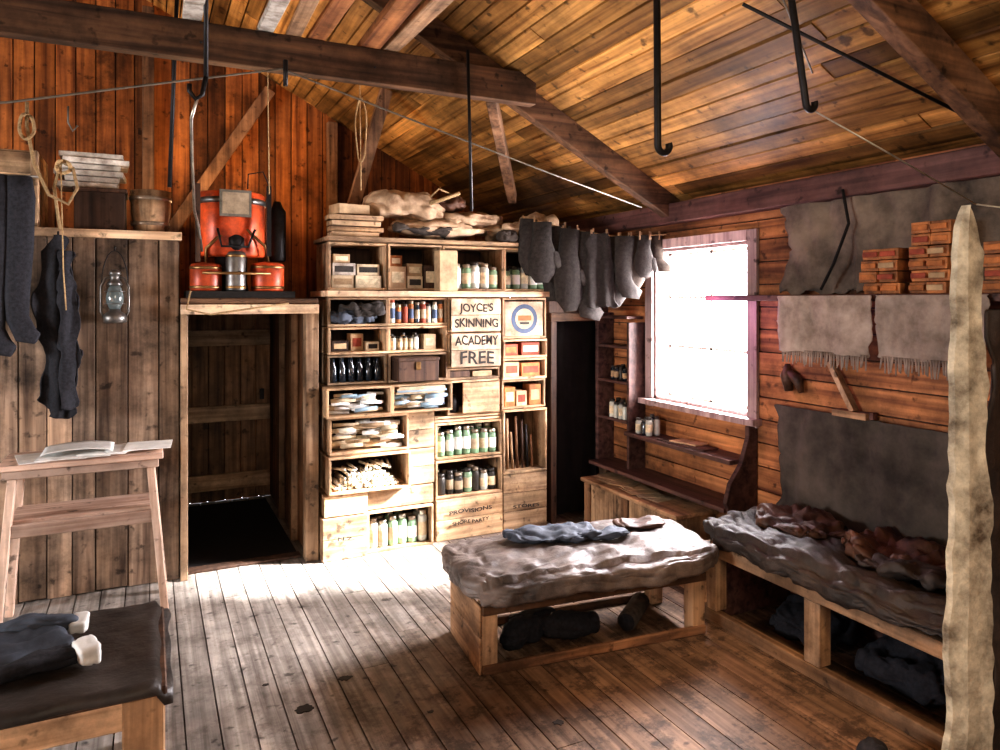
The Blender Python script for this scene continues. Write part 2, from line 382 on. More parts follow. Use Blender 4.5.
# ------------------------------------------------------------------ stool + paper
b=B('wooden_stool')
b.box(-.62,.06,3.88,4.22,.775,.80,'stool'); b.box(-.60,.04,3.89,3.91,.735,.775,'stool'); b.box(-.60,.04,4.19,4.21,.735,.775,'stool')
b.box(-.60,-.58,3.9,4.2,.735,.775,'stool'); b.box(.02,.04,3.9,4.2,.735,.775,'stool')
for y0,y1 in((3.92,3.87),(4.17,4.23)):
    b.beam((-.56,y0,.775),(-.62,y1,0),.045,.035,'stool_z',up=(1,0,0)); b.beam((0,y0,.775),(.07,y1,0),.045,.035,'stool_z',up=(1,0,0))
    b.box(-.585,.03,(y0+y1)/2-.012,(y0+y1)/2+.012,.47,.53,'stool')
b.box(-.58,.02,3.91,4.19,.525,.545,'stool')
b.build(bevel=.004)
b=B('paper_sheets')
for i in range(6):
    x=-.56+i*.09; b.box(x,x+.21,3.90+U(0,.05),4.15,.8015+i*.003,.804+i*.003,'paper',None,U(-.3,.3))
def bk(u,v): 
    return (-.46+.30*u,3.95+.2*v,.822+.018*abs(math.sin(math.pi*u))**.6+.004*v)
b.grid(bk,14,6,'paper')
b.build(solid=.0015)

# ------------------------------------------------------------------ table front-left
b=B('low_table')
b.box(-1.2,.045,2.26,2.86,.425,.45,'dkwood'); b.box(-1.18,.03,2.275,2.31,.34,.425,'pale'); b.box(-1.18,.03,2.81,2.85,.34,.425,'pale'); b.box(0.,.03,2.31,2.81,.34,.425,'pale_y')
for x in(-.07,-1.18):
    for y in(2.27,2.78): b.box(x,x+.11,y,y+.08,0,.424,'pale_z')
b.build(bevel=.005)
b=B('table_cloth')
def tc_(u,v):
    x=-1.22+1.28*u; y=2.24+.64*v
    z=.464+.012*noise.noise(Vector((x*5,y*5,0)))+.005*noise.noise(Vector((x*17,y*17,0)))
    if x>.035 : z-=.035
    if y<2.255: z-=.025
    x+=.02*noise.noise(Vector((y*8,3,0)))*(u>.9); y+=.02*noise.noise(Vector((x*8,5,0)))*(v<.1)
    return (x,y,z)
b.grid(tc_,60,32,'black_hide'); b.build(solid=.006)
b=B('folded_clothes')
b.pillow((-.42,2.55,.505),(.40,.26,.07),'blue',.2,.02,9,4,14,3)
b.pillow((-.30,2.45,.505),(.34,.10,.06),'black',.35,.015,12,3,12,5)
b.pillow((-.17,2.46,.505),(.06,.10,.06),'paper',.35,.008,12,6,8,6)
b.pillow((-.33,2.66,.53),(.26,.09,.05),'blue',-.1,.015,12,3,12,8)
b.pillow((-.20,2.65,.52),(.05,.08,.045),'paper',-.1,.008,12,6,8,9)
b.build()

# ------------------------------------------------------------------ things on the cupboard
b=B('storage_box')
b.box(-.36,-.12,4.40,4.7,1.926,2.13,'dkwood'); b.box(-.37,-.11,4.39,4.71,2.13,2.15,'dkwood'); b.build(bevel=.004)
b=B('paper_stack')
for i in range(6):
    b.box(-.43+U(-.03,.04),-.12+U(-.04,.03),4.40+U(0,.03),4.66,2.152+i*.032,2.18+i*.032,'whitebox',None,U(-.1,.1))
b.build(bevel=.003)
b=B('wooden_crate')
b.box(-1.0,-.52,4.40,4.8,1.926,2.32,'crate'); 
for z in(1.94,2.07,2.2): b.box(-1.0,-.52,4.385,4.40,z,z+.11,'crate')
b.box(-.55,-.52,4.372,4.386,1.93,2.32,'crate_z')
b.build(bevel=.003)
b=B('wooden_bucket')
b.lathe(.005,4.52,1.926,[(.085,0),(.10,.11),(.105,.235),(.092,.235),(.088,.08)],'crate_z',22)
for z in(.04,.18): b.lathe(.005,4.52,1.926,[(.09+z*.07,z),(.096+z*.07,z),(.096+z*.07,z+.02),(.09+z*.07,z+.02)],'lid',22)
b.build()
b=B('knitted_stocking')
for dx,l in((0,.86),(.11,.80)):
    x=-.68+dx*.9; zt=2.16
    b.tube([(x,4.24,zt),(x+.005,4.235,zt-.1),(x,4.24,zt-.35),(x-.01,4.24,zt-.6),(x-.005,4.235,zt-l+.1),(x+.03,4.22,zt-l+.02),(x+.08,4.2,zt-l)],[.055,.066,.062,.055,.05,.052,.03],'black',12,None,.55,(0,1,0))
b.tube([(-.8,4.24,2.16),(-.5,4.24,2.165)],.006,'wire')
b.build()
b=B('hanging_coat')
b.drape((-.42,4.30,0),(1,0,0),(0,-1,0),[(1.88,-.02,.02),(1.80,-.06,.04),(1.6,-.10,.07),(1.4,-.09,.08),(1.2,-.06,.09),(1.05,-.08,.07),(.95,-.04,.05)],'black',.03,55,2,30,40,.05)
b.drape((-.39,4.265,0),(1,0,0),(0,-1,0),[(1.80,-.02,.03),(1.6,-.03,.05),(1.3,-.02,.07),(1.0,-.01,.05)],'black',.024,60,8,18,30,.04)
b.build(solid=.008)
b=B('coat_hook'); b.tube([(-.42,4.375,1.87),(-.42,4.31,1.87),(-.42,4.29,1.885),(-.42,4.285,1.90)],.005,'iron'); b.build()
def lantern(name,x,y,z):
    b=B(name); m='lampmetal'
    b.lathe(x,y,z,[(.045,0),(.055,.005),(.055,.035),(.045,.05),(.028,.06),(.028,.072)],m,20)
    b.lathe(x,y,z,[(.026,.072),(.040,.105),(.043,.135),(.034,.175),(.026,.195)],'globe',20)
    b.lathe(x,y,z,[(.03,.195),(.036,.2),(.03,.215),(.022,.225),(.022,.25),(.03,.255),(.026,.27),(.01,.28)],m,20)
    for s in(-1,1): b.tube([(x+s*.05,y,z+.03),(x+s*.064,y,z+.06),(x+s*.064,y,z+.19),(x+s*.045,y,z+.235),(x+s*.02,y,z+.24)],.006,m)
    for q in(.10,.165): b.tube([(x+.047*math.cos(a),y+.047*math.sin(a),z+q) for a in [2*math.pi*i/16 for i in range(17)]],.002,m,5)
    pts=[(x+.062*math.cos(a),y,z+.19+.19*math.sin(a)) for a in [math.pi*i/12 for i in range(13)]]
    b.tube(pts,.003,'iron',6); b.tube([(x,y,z+.38),(x,y+.0,z+.40),(x,4.37,z+.40)],.004,'iron',6)
    return b.build()
lantern('hurricane_lantern',-.165,4.29,1.43)
b=B('rope_coil')
def loop(cx,cy,cz,rx,rz,n=26): return [(cx+rx*math.sin(2*math.pi*i/n),cy+.01*math.sin(i),cz+rz*math.cos(2*math.pi*i/n)) for i in range(n+1)]
b.tube([(-.53,4.1,2.50),(-.53,4.1,2.38),(-.50,4.1,2.2),(-.44,4.1,2.06),(-.36,4.1,2.02),(-.32,4.1,2.1),(-.34,4.1,2.2),(-.39,4.1,2.22),(-.42,4.12,2.1),(-.40,4.16,1.9)],.008,'rope')
b.tube(loop(-.53,4.09,2.38,.03,.06),.008,'rope'); b.tube(loop(-.38,4.1,2.2,.03,.03),.009,'rope')
b.tube([(-.39,4.1,2.2),(-.38,4.1,1.7),(-.37,4.12,1.5)],.003,'rope')
b.build()

# ------------------------------------------------------------------ acetylene plant above doorway
b=B('gas_generator')
def can(x,y,z,r,h,mat,rim='brass'):
    b.lathe(x,y,z,[(r*.96,0),(r,.008),(r,h-.012),(r*.9,h),(r*.3,h+.01)],mat,26)
    for q in(.012,h-.03): b.lathe(x,y,z,[(r,q),(r*1.03,q+.004),(r*1.03,q+.012),(r,q+.016)],rim,26)
b.lathe(.43,4.50,1.80,[(.18,0),(.19,.01),(.19,.36),(.18,.37),(.05,.375)],'red',34)
b.lathe(.43,4.50,1.80,[(.19,.30),(.20,.305),(.20,.33),(.19,.335)],'lampmetal',34)
b.box(.35,.52,4.295,4.312,2.02,2.17,'lampmetal')
b.box(.365,.505,4.29,4.295,2.035,2.155,'lid')
b.lathe(.43,4.5,1.601,[(.10,0),(.09,.05),(.09,.2)],'iron',20)
can(.285,4.38,1.602,.085,.15,'red'); can(.62,4.38,1.602,.092,.16,'red')
can(.44,4.34,1.602,.055,.22,'lampmetal'); b.lathe(.44,4.34,1.83,[(.03,0),(.05,.03),(.05,.07),(.02,.10),(.02,.14)],'iron',18)
b.lathe(.69,4.48,1.78,[(.045,0),(.05,.01),(.05,.30),(.03,.33),(.02,.36)],'iron',18)
b.box(.18,.76,4.28,4.62,1.562,1.60,'iron')
b.box(.60,.625,4.27,4.30,1.80,2.2,'iron'); b.box(.225,.25,4.27,4.30,1.76,2.19,'dkwood')
b.tube([(.285,4.36,1.76),(.285,4.36,1.84),(.34,4.33,1.9),(.42,4.33,1.94)],.009,'brass'); b.tube([(.62,4.36,1.77),(.60,4.34,1.86),(.5,4.33,1.95),(.45,4.33,1.95)],.009,'brass')
b.tube([(.26,4.28,1.70),(.62,4.27,1.70)],.008,'brass')
b.tube([(.34,4.3,1.95),(.36,4.28,1.85),(.5,4.28,1.85),(.54,4.3,1.95)],.007,'iron')
b.tube([(.5,4.3,2.18),(.5,4.28,2.26),(.58,4.28,2.28),(.62,4.3,2.2)],.004,'iron')
b.tube([(.2,4.27,1.6),(.18,4.26,1.5),(.3,4.26,1.47),(.5,4.26,1.50),(.72,4.26,1.53)],.005,'rope')
b.build()

# ------------------------------------------------------------------ crate bookcase
b=B('crate_bookcase')
def crate(x0,x1,z0,z1,y0=4.33,y1=4.66,closed=False,t=.014):
    r=R(); y0+=U(-.015,.015)
    b.box(x0,x1,y0,y1,z0,z0+t,'crate',r); b.box(x0,x1,y0,y1,z1-t,z1,'crate',r)
    b.box(x0,x0+t,y0-.001,y1,z0+t,z1-t,'crate_z',r*.9); b.box(x1-t,x1,y0-.001,y1,z0+t,z1-t,'crate_z',r*.8)
    b.box(x0+t,x1-t,y1-t,y1,z0+t,z1-t,'dkwood')
    if closed:
        n=max(1,round((z1-z0)/.12))
        for i in range(n):
            a=z0+(z1-z0)*i/n; c=z0+(z1-z0)*(i+1)/n
            b.box(x0+.002,x1-.002,y0-.012,y0-.0015,a+.002,c-.002,'crate')
crate(.915,1.185,0,.255,4.28,4.64,True); crate(1.19,1.62,0,.255,4.30,4.64)
crate(.925,1.19,.26,.385,4.30,4.64,True); crate(1.195,1.63,.26,.38,4.33,4.66,True)
crate(.95,1.455,.39,.615,4.26,4.62); crate(1.46,1.635,.385,.61,4.33,4.66,True); crate(1.46,1.635,.615,.845,4.33,4.66,True)
crate(.96,1.455,.62,.845,4.30,4.64)
crate(.93,1.33,.85,1.03,4.24,4.62); crate(1.335,1.735,.85,1.03,4.25,4.62)
crate(.96,1.33,1.035,1.215); crate(1.335,1.73,1.035,1.215)
crate(.96,1.33,1.22,1.385); crate(1.335,1.73,1.22,1.385)
crate(.96,1.33,1.39,1.565); crate(1.335,1.73,1.39,1.565)
crate(1.735,2.11,1.34,1.565); crate(1.735,2.11,1.11,1.335)
for z0,z1 in((1.345,1.45),(1.453,1.56),(1.115,1.222),(1.225,1.33)): b.box(1.745,2.10,4.303,4.314,z0,z1,'signboard')
crate(1.735,2.11,1.03,1.105); crate(1.735,2.11,.80,1.025)
b.box(1.83,2.09,4.31,4.325,.815,1.01,'crate')
crate(1.645,2.12,.76,.795); crate(1.645,2.12,.52,.755); crate(1.645,2.12,.27,.515); crate(1.645,2.12,0,.265,closed=True)
crate(2.125,2.46,0,.375,closed=True); crate(2.125,2.46,.38,.81); crate(2.125,2.46,.815,1.01); crate(2.125,2.46,1.015,1.155); crate(2.125,2.46,1.16,1.285); crate(2.125,2.46,1.29,1.565)
b.box(.92,2.54,4.17,4.66,1.57,1.605,'pale')
crate(.96,1.32,1.61,1.90,4.30); crate(1.325,1.68,1.61,1.90,4.30); crate(1.685,2.12,1.61,1.90,4.30); crate(2.125,2.48,1.61,1.90,4.30)
b.box(.94,2.2,4.24,4.66,1.905,1.93,'crate'); b.box(2.2,2.52,4.26,4.66,1.905,1.925,'crate')
bookcase=b.build(bevel=.002)
def text(s,x,y,z,size,name,par,width=None,rot=0,bold=.0006):
    cu=bpy.data.curves.new(name,'FONT'); cu.body=s; cu.size=size; cu.align_x='CENTER'; cu.extrude=.0008; cu.offset=bold
    o=bpy.data.objects.new(name+'_c',cu); COL.objects.link(o)
    bpy.context.view_layer.update()
    dg=bpy.context.evaluated_depsgraph_get()
    me=bpy.data.meshes.new_from_object(o.evaluated_get(dg)); bpy.data.objects.remove(o)
    for v in me.vertices: 
        v.co.y+=.004*math.sin(v.co.x*55+size*100)
    me.materials.clear(); me.materials.append(M['ink'])
    t=bpy.data.objects.new(name,me); COL.objects.link(t); t.parent=par
    w=max((v.co.x for v in me.vertices))-min((v.co.x for v in me.vertices))
    sx=(width/w) if width else 1
    t.scale=(sx,1,1); t.rotation_euler=(math.pi/2,rot,0); t.location=Vector((x,y,z))-par.location
    return t
for s,z,sz,w in(('JOYCE\'S',1.475,.072,.24),('SKINNING',1.375,.078,.31),('ACADEMY',1.258,.085,.31),('FREE',1.135,.115,.24)):
    text(s,1.925,4.301,z,sz,'painted_sign_'+s[:4].lower(),bookcase,w,U(-.03,.03),.0015)
text('PROVISIONS',1.88,4.300,.17,.035,'stencil_a',bookcase,.3); text('SHORE PARTY',1.88,4.300,.10,.03,'stencil_b',bookcase,.26)
text('STORES',2.29,4.300,.15,.03,'stencil_c',bookcase,.2)
text('N.Z.',1.05,4.250,.12,.03,'stencil_d',bookcase,.1)

def jar(b,x,y,z,r,h,body,lid,label=None):
    b.lathe(x,y,z,[(r*.9,0),(r,.01),(r,h*.78),(r*.75,h*.86)],body,14)
    b.lathe(x,y,z,[(r*.8,h*.86),(r*.82,h*.87),(r*.82,h*.99),(r*.7,h)],lid,14)
    if label: b.lathe(x,y,z,[(r*1.01,h*.2),(r*1.02,h*.21),(r*1.02,h*.62),(r*1.01,h*.63)],label,14)
def jars(name,x0,x1,y,z,n,r,h,bodies,lids,labels,rows=1):
    b=B(name)
    for k in range(rows):
        for i in range(n):
            jar(b,x0+(x1-x0)*(i+.5+U(-.08,.08))/n,y+k*r*2.3+U(-.008,.008),z,r*U(.88,1.02),h*U(.82,1.08),random.choice(bodies),random.choice(lids),random.choice(labels))
    return b.build()
jars('glass_jars',1.21,1.60,4.37,.0145,6,.034,.185,['glassg','glassw'],['lid','tinmetal'],['label','paper','cream'],2)
jars('glass_jars',1.67,2.10,4.38,.535,7,.031,.175,['glassg'],['lid','tinmetal'],['label','paper','cream'],2)
jars('glass_jars',1.67,2.10,4.38,.285,7,.031,.155,['glassg','glassw','lidd'],['lidd','lid'],['label',None,'cream'],2)
jars('glass_jars',1.76,2.10,4.35,1.625,5,.034,.17,['glassw','glassw','glassg'],['lidd','lid'],['paper','label','cream'],2)
jars('glass_jars',2.14,2.46,4.35,1.625,5,.032,.165,['glassw','glassg'],['lidd'],['paper','label'],2)
jars('medicine_bottles',1.35,1.71,4.36,1.405,9,.019,.14,['glassw','redbox','orange','glassd','card'],['lidd','redbox','lid'],['cream','label','bluelab','redbox'],2)
jars('medicine_bottles',1.36,1.55,4.37,1.235,5,.017,.10,['cream','glassw','card'],['lidd'],['label',None],2)
b=B('wine_bottles')
for k in range(2):
    for i in range(6):
        x=1.0+i*.055; y=4.37+k*.06; h=U(.85,1.); b.lathe(x,y,1.05,[(.02,0),(.023,.005),(.023,.09*h),(.009,.12*h),(.009,.15*h),(.011,.152*h)],'glassd',12)
b.build()
b=B('dark_cloth_bundle'); b.pillow((1.13,4.39,1.455),(.30,.18,.10),'blue',.1,.035,16,2.6,18,12); b.pillow((1.17,4.34,1.49),(.26,.14,.08),'grey',-.3,.03,18,2.6,16,13); b.pillow((1.05,4.33,1.44),(.14,.12,.06),'blue',.3,.02,18,2.6,10,14); b.build()
def rolls(name,x0,x1,y0,y1,z0,z1,n,mats,r,ax='x'):
    b=B(name)
    for i in range(n):
        x=U(x0,x1);y=U(y0,y1);z=z0+r+(z1-z0-r*2)*(i/n)
        an=U(-.5,.5)+(0 if ax=='x' else math.pi/2); l=U(.04,.085)
        rr=r*U(.7,1.25)
        p0=(max(x0-.04,x-l*math.cos(an)),y-l*math.sin(an)*.5,z);p1=(min(x1+.04,x+l*math.cos(an)),y+l*math.sin(an)*.5,z+U(-.006,.006))
        b.tube([p0,p1],rr,random.choice(mats),9)
    return b.build()
rolls('rolled_papers',1.0,1.27,4.25,4.34,.865,.995,44,['paper','cream','paperb','paper'],.012)
rolls('rolled_papers',1.40,1.67,4.27,4.35,.865,.97,40,['paper','paperb','paperb','cream'],.012)
rolls('bandage_rolls',1.02,1.39,4.30,4.42,.635,.81,60,['paper','candle','cream','card'],.013)
b=B('candles')
for k in range(5):
    for i in range(20-k*2):
        x=1.0+k*.02+i*.0205+U(-.004,.004); b.tube([(x,4.28+U(0,.03),.418+k*.018),(x+U(-.03,.03),4.50,.418+k*.018)],.0085,random.choice(['candle','candle','paper']),8)
for i in range(12):
    x=U(1.05,1.35); b.tube([(x,4.31,.51+U(0,.02)),(x+U(-.08,.08),4.45,.51+U(0,.03))],.0085,'candle',8)
b.build()
b=B('magazine_pile')
for i in range(4): b.box(1.36+U(0,.03),1.70-U(0,.03),4.245+U(0,.02),4.45,.967+i*.0115,.977+i*.0115,random.choice(['paperb','paper','cream']),None)
b.build()
b=B('tool_box'); b.box(1.36,1.62,4.20,4.45,1.05,1.175,'dkwood'); b.box(1.355,1.625,4.195,4.455,1.175,1.195,'dkwood'); b.box(1.47,1.5,4.19,4.196,1.12,1.17,'brass'); b.build(bevel=.004)
def boxes(name,lst):
    b=B(name)
    for (x0,x1,z0,z1,y0,m,l) in lst:
        b.box(x0,x1,y0,y0+.1,z0,z1,m)
        if l: b.box(x0+.012,x1-.012,y0-.002,y0,z0+(z1-z0)*.25,z1-(z1-z0)*.25,l)
    return b.build(bevel=.002)
boxes('ration_boxes',[(.985,1.12,1.625,1.70,4.34,'cream','card'),(1.13,1.29,1.625,1.70,4.33,'cream','label'),(.99,1.13,1.702,1.775,4.34,'whitebox','ink'),(1.14,1.28,1.702,1.77,4.34,'cream','ink'),(1.0,1.1,1.777,1.83,4.36,'card','label'),
  (1.345,1.45,1.625,1.76,4.33,'card','label'),(1.46,1.56,1.625,1.70,4.33,'cream','ink'),(1.46,1.56,1.702,1.78,4.34,'card','label'),(1.57,1.66,1.625,1.77,4.33,'dkwood','label'),(1.35,1.43,1.762,1.83,4.35,'orange','cream'),(1.58,1.66,1.234,1.33,4.36,'card','cream'),(1.0,1.1,1.234,1.30,4.40,'dkwood','card'),(1.12,1.2,1.234,1.34,4.42,'card','redbox'),(1.21,1.29,1.234,1.29,4.38,'cream','ink'),(1.76,1.9,1.045,1.085,4.36,'dkwood',None),(1.92,2.06,1.045,1.08,4.36,'card',None)])
boxes('cardboard_carton',[(1.62,1.74,1.6055,1.86,4.185,'card',None)])
boxes('tea_tins',[(2.15,2.23,.83,.96,4.35,'orange','label'),(2.24,2.32,.83,.93,4.35,'card','redbox'),(2.34,2.43,.83,.97,4.35,'orange','card'),(2.15,2.25,1.175,1.25,4.35,'redbox','orange'),(2.28,2.42,1.03,1.12,4.35,'orange','redbox'),(2.15,2.26,1.03,1.13,4.35,'card','redbox'),(2.28,2.42,1.175,1.26,4.35,'redbox','label')])
b=B('round_label_tin'); b.box(2.15,2.44,4.34,4.42,1.305,1.54,'signboard')
for r,m,y in((.10,'bluelab',4.338),(.07,'cream',4.336)):
    vs=[(2.295+r*math.cos(a),yy,1.422+r*math.sin(a)) for yy in(y,y+.004) for a in [2*math.pi*i/28 for i in range(28)]]
    b.add(vs,[tuple(range(28)),tuple(range(55,27,-1))]+[(i,(i+1)%28,28+(i+1)%28,28+i) for i in range(28)],m)
b.box(2.245,2.345,4.333,4.336,1.41,1.445,'orange'); b.box(2.26,2.33,4.333,4.336,1.385,1.40,'ink')
b.build()
b=B('walking_sticks')
for i in range(7):
    x=2.16+i*.038; b.tube([(x,4.4,.395),(x+U(-.01,.01),4.42,.60+U(0,.17))],.01,random.choice(['rafter_z','crate_z','dkwood','iron']),8)
b.build()
b=B('black_kettle'); b.lathe(1.785,4.38,.815,[(.03,0),(.04,.01),(.042,.07),(.03,.10),(.012,.115)],'iron',16); b.build()
b=B('plank_stack')
for i in range(4): b.box(.98+U(-.03,.03),1.28+U(-.05,.05),4.27+U(0,.05),4.42,1.932+i*.034,1.96+i*.034,'crate',None,U(-.06,.06))
b.box(1.0,1.2,4.3,4.45,2.07,2.13,'card',None,.2)
b.build(bevel=.002)
b=B('reindeer_skin')
b.pillow((1.74,4.46,2.02),(.74,.34,.13),'fur',.03,.04,5,3,26,21); b.pillow((1.50,4.47,2.13),(.62,.30,.18),'fur',-.12,.045,5,2.6,26,22,None,0,.14)
b.pillow((1.93,4.44,2.09),(.44,.3,.1),'fur',.1,.04,7,3,18,23); b.pillow((1.62,4.36,2.0),(.5,.16,.06),'brownwool',.1,.03,8,3,16,26)
b.build()
b=B('leather_satchel'); b.pillow((1.76,4.42,2.18),(.26,.2,.08),'leather',.2,.03,9,3,14,24); b.tube([(1.6,4.32,2.2),(1.66,4.30,2.26),(1.78,4.32,2.22)],.006,'rope'); b.tube([(1.6,4.3,2.16),(1.8,4.3,2.24)],.012,'rope'); b.build()
b=B('sheepskin'); b.pillow((2.30,4.42,2.01),(.48,.34,.15),'fur',-.08,.05,6,2.6,22,31); b.pillow((2.14,4.27,1.98),(.14,.10,.09),'brownwool',.3,.03,8,2.6,12,33); b.pillow((2.42,4.36,2.08),(.3,.2,.08),'fur',.2,.04,8,2.6,12,34); b.build()

# ------------------------------------------------------------------ right of bookcase: dark room doorway
b=B('door_frame')
b.box(2.50,2.545,4.33,4.42,0,1.40,'dkwood'); b.box(2.955,2.996,4.33,4.42,0,1.40,'rafter_z'); b.box(2.50,2.996,4.33,4.42,1.40,1.46,'rafter_x')
b.box(2.50,2.996,4.36,4.40,1.46,1.56,'dkwood'); b.box(2.56,2.996,4.20,4.42,1.56,1.59,'rafter_x')
b.build(bevel=.003)
b=B('doorway_shade_sheet'); b.drape((2.55,4.47,0),(1,0,0),(0,-1,0),[(1.42,0,.40),(.7,0,.40),(.02,0,.40)],'dark',.015,40,3); b.build(solid=.006)  # black sheet filling the opening, paints in its dark interior
b=B('clothes_line'); lp=[Vector((2.22,4.24,2.10)),Vector((2.5,4.1,2.02)),Vector((2.75,3.88,1.96)),Vector((2.975,3.68,1.97))]
b.tube(lp,.004,'rope',6); b.build()
def lpt(t):
    k=t*3; i=min(int(k),2); return lp[i].lerp(lp[i+1],k-i)
d=Vector((.75,-.6,0)).normalized(); nd=Vector((-.6,-.75,0))
items=[(.05,'sock',.36,.075),(.15,'mitt',.40,.095),(.25,'cloth',.50,.11),(.35,'mitt',.54,.095),(.45,'sock',.56,.095),(.54,'cloth',.48,.10),(.63,'mitt',.46,.090),(.71,'sock',.38,.08),(.78,'mitt',.34,.08),(.85,'mitt',.27,.06),(.92,'sock',.22,.055)]
for i,(t,kind,h,w) in enumerate(items):
    p=lpt(t)+nd*(.025 if i%2 else -.02)
    mat=random.choice(['grey','brownwool','grey']); j=U(-.03,.03)
    b=B({'mitt':'hanging_mitten','sock':'hanging_sock','cloth':'hanging_cloth'}[kind])
    if kind=='mitt':
        b.tube([p+Vector((0,0,.0)),p+Vector((j,0,-h*.3)),p+Vector((j,0,-h*.55)),p+Vector((j*.5,0,-h*.85)),p+Vector((0,0,-h))],[w*.7,w*.7,w*1.05,w*.95,w*.45],mat,14,None,.45,nd)
        q=p+Vector((j,0,-h*.5)); b.tube([q,q+d*w*.9+Vector((0,0,-.03)),q+d*w*1.3+Vector((0,0,-.10))],[w*.42,w*.45,w*.25],mat,10,None,.6,nd)
    elif kind=='sock':
        b.tube([p+Vector((0,0,.0)),p+Vector((j,0,-h*.4)),p+Vector((j,0,-h*.75)),p+Vector((j,0,-h*.92))+d*.03,p+Vector((0,0,-h*1.0))+d*.10],[w*.8,w*.75,w*.7,w*.75,w*.35],mat,14,None,.5,nd)
    else:
        b.drape(p,d,nd,[(.0,-w*.7,w*.7),(-h*.5,-w,w*.9),(-h,-w*.7,w*1.1)],mat,.014,55,i,20,26,.04)
    for s_ in(-1,1): b.tube([p+d*s_*w*.5+nd*.014+Vector((0,0,.025)),p+d*s_*w*.5+nd*.014+Vector((0,0,-.03))],.006,'pale_z',6)
    b.build(solid=.006 if kind=='cloth' else 0)

# ------------------------------------------------------------------ shelves on right wall by the window
b=B('wall_shelf_unit')
b.box(2.86,2.996,4.29,4.325,.42,1.46,'dkwood_y'); b.box(2.86,2.996,3.925,3.95,.42,1.40,'dkwood_y')
for z in(.72,.98,1.22,1.42): b.box(2.86,2.996,3.95,4.29,z,z+.02,'dkwood_y')
b.box(2.82,2.996,2.96,3.925,.655,.68,'dkwood_y'); b.box(2.78,2.996,2.96,4.29,.40,.425,'dkwood_y')
pf=[(2.996,.36),(2.90,.36),(2.80,.40),(2.77,.46),(2.80,.56),(2.88,.66),(2.93,.80),(2.93,.86),(2.996,.86)]
for y in(2.93,):
    n=len(pf); vs=[(x,yy,z) for yy in(y,y+.03) for x,z in pf]
    b.add(vs,[tuple(range(n)),tuple(range(2*n-1,n-1,-1))]+[(i,(i+1)%n,n+(i+1)%n,n+i) for i in range(n)],'dkwood_y')
b.build(bevel=.003)
jars('small_bottles',2.86,2.97,4.0,.741,2,.022,.12,['glassw','glassd'],['lidd'],['label',None],4)
jars('small_bottles',2.84,2.96,3.72,.681,2,.022,.12,['glassd','glassw'],['lidd'],['label',None],3)
jars('small_bottles',2.88,2.97,4.02,.001+1.0,2,.020,.10,['glassd','lidd'],['lidd'],['card',None],4)
b=B('writing_slate'); b.box(2.84,2.96,3.2,3.6,.681,.69,'dkwood_y',None,.05); b.box(2.86,2.97,3.3,3.5,.69,.697,'card',None,.2); b.build()
b=B('wooden_chest')
b.box(2.70,2.99,3.25,4.22,.0,.30,'crate_z'); b.box(2.68,2.993,3.23,4.24,.30,.325,'pale_y')
for y in(3.27,3.7,4.13): b.box(2.685,2.70,y,y+.07,.01,.30,'rafter_z')
b.build(bevel=.004)
b=B('paper_scraps')
for i in range(7): b.box(2.70+U(0,.05),2.9,3.5+i*.08,3.68+i*.08,.326+i*.004,.329+i*.004,random.choice(['card','cream','card']),None,U(-.6,.6))
b.build()
b=B('wall_shelf'); b.box(2.72,2.996,.6,3.04,1.545,1.575,'dkwood_y')
b.beam((2.98,1.2,1.33),(2.78,1.2,1.545),.03,.03,'dkwood_y',up=(0,1,0))
b.build(bevel=.003)
b=B('tin_stack')
for (y0,y1,n) in((1.95,2.12,4),(1.74,1.90,6),(1.40,1.62,4)):
    for i in range(n):
        z=1.576+i*.048; h=(y1-y0)
        yy=y0+U(-.012,.012)
        b.box(2.76+U(0,.018),2.90,yy,yy+h*.49,z,z+.045,'brick'); b.box(2.76+U(0,.018),2.90,yy+h*.51,yy+h,z,z+.045,'brick')
        b.box(2.755,2.76,yy+.01,yy+h*.47,z+.012,z+.034,random.choice(['orange','redbox','card'])); b.box(2.755,2.76,yy+h*.54,yy+h-.01,z+.012,z+.034,random.choice(['orange','redbox','orange']))
b.build(bevel=.002)
b=B('hanging_tarpaulin'); b.drape((2.985,0,0),(0,1,0),(-1,0,0),[(2.10,.6,2.75),(1.95,.6,2.70),(1.8,.6,2.64),(1.585,.6,2.72)],'tarp',.032,16,4,110,40,.06); b.build(solid=.006)
b=B('hanging_strap'); b.tube([(2.88,2.30,2.06),(2.87,2.26,1.9),(2.87,2.34,1.72),(2.88,2.42,1.60)],.007,'dark',8); b.build()
for (a,c,sd) in((2.02,2.52,1),(1.55,2.0,5)):
    b=B('fringed_blanket'); b.drape((2.715,0,0),(0,1,0),(-1,0,0),[(1.57,a,c),(1.45,a,c),(1.31,a+.02,c-.015)],'blanket',.010,26,sd,40,16,.015)
    y=a+.025
    while y<c-.02: b.tube([(2.703,y,1.318),(2.70,y+U(-.008,.008),1.27-U(0,.025))],[.004,.002],'blanket',4); y+=.012
    b.build(solid=.004)
b=B('wall_canvas'); b.drape((2.99,0,0),(0,1,0),(-1,0,0),[(1.0,1.60,2.78),(.75,1.62,2.75),(.46,1.60,2.77)],'canvas',.018,12,2,60,30,.03); b.build(solid=.005)
b=B('wooden_bracket'); b.beam((2.96,2.43,1.25),(2.96,2.30,1.03),.025,.04,'pale_z',up=(1,0,0)); b.box(2.93,2.99,2.22,2.40,1.0,1.03,'pale_y'); b.beam((2.97,2.36,1.01),(2.97,2.20,1.02),.03,.03,'dkwood_y'); b.build()
b=B('leather_mitten'); b.tube([(2.97,2.70,1.22),(2.965,2.70,1.16),(2.965,2.69,1.08)],[.012,.035,.02],'leather',10); b.tube([(2.965,2.7,1.18),(2.965,2.63,1.14),(2.965,2.61,1.08)],[.02,.028,.012],'leather',10); b.build()

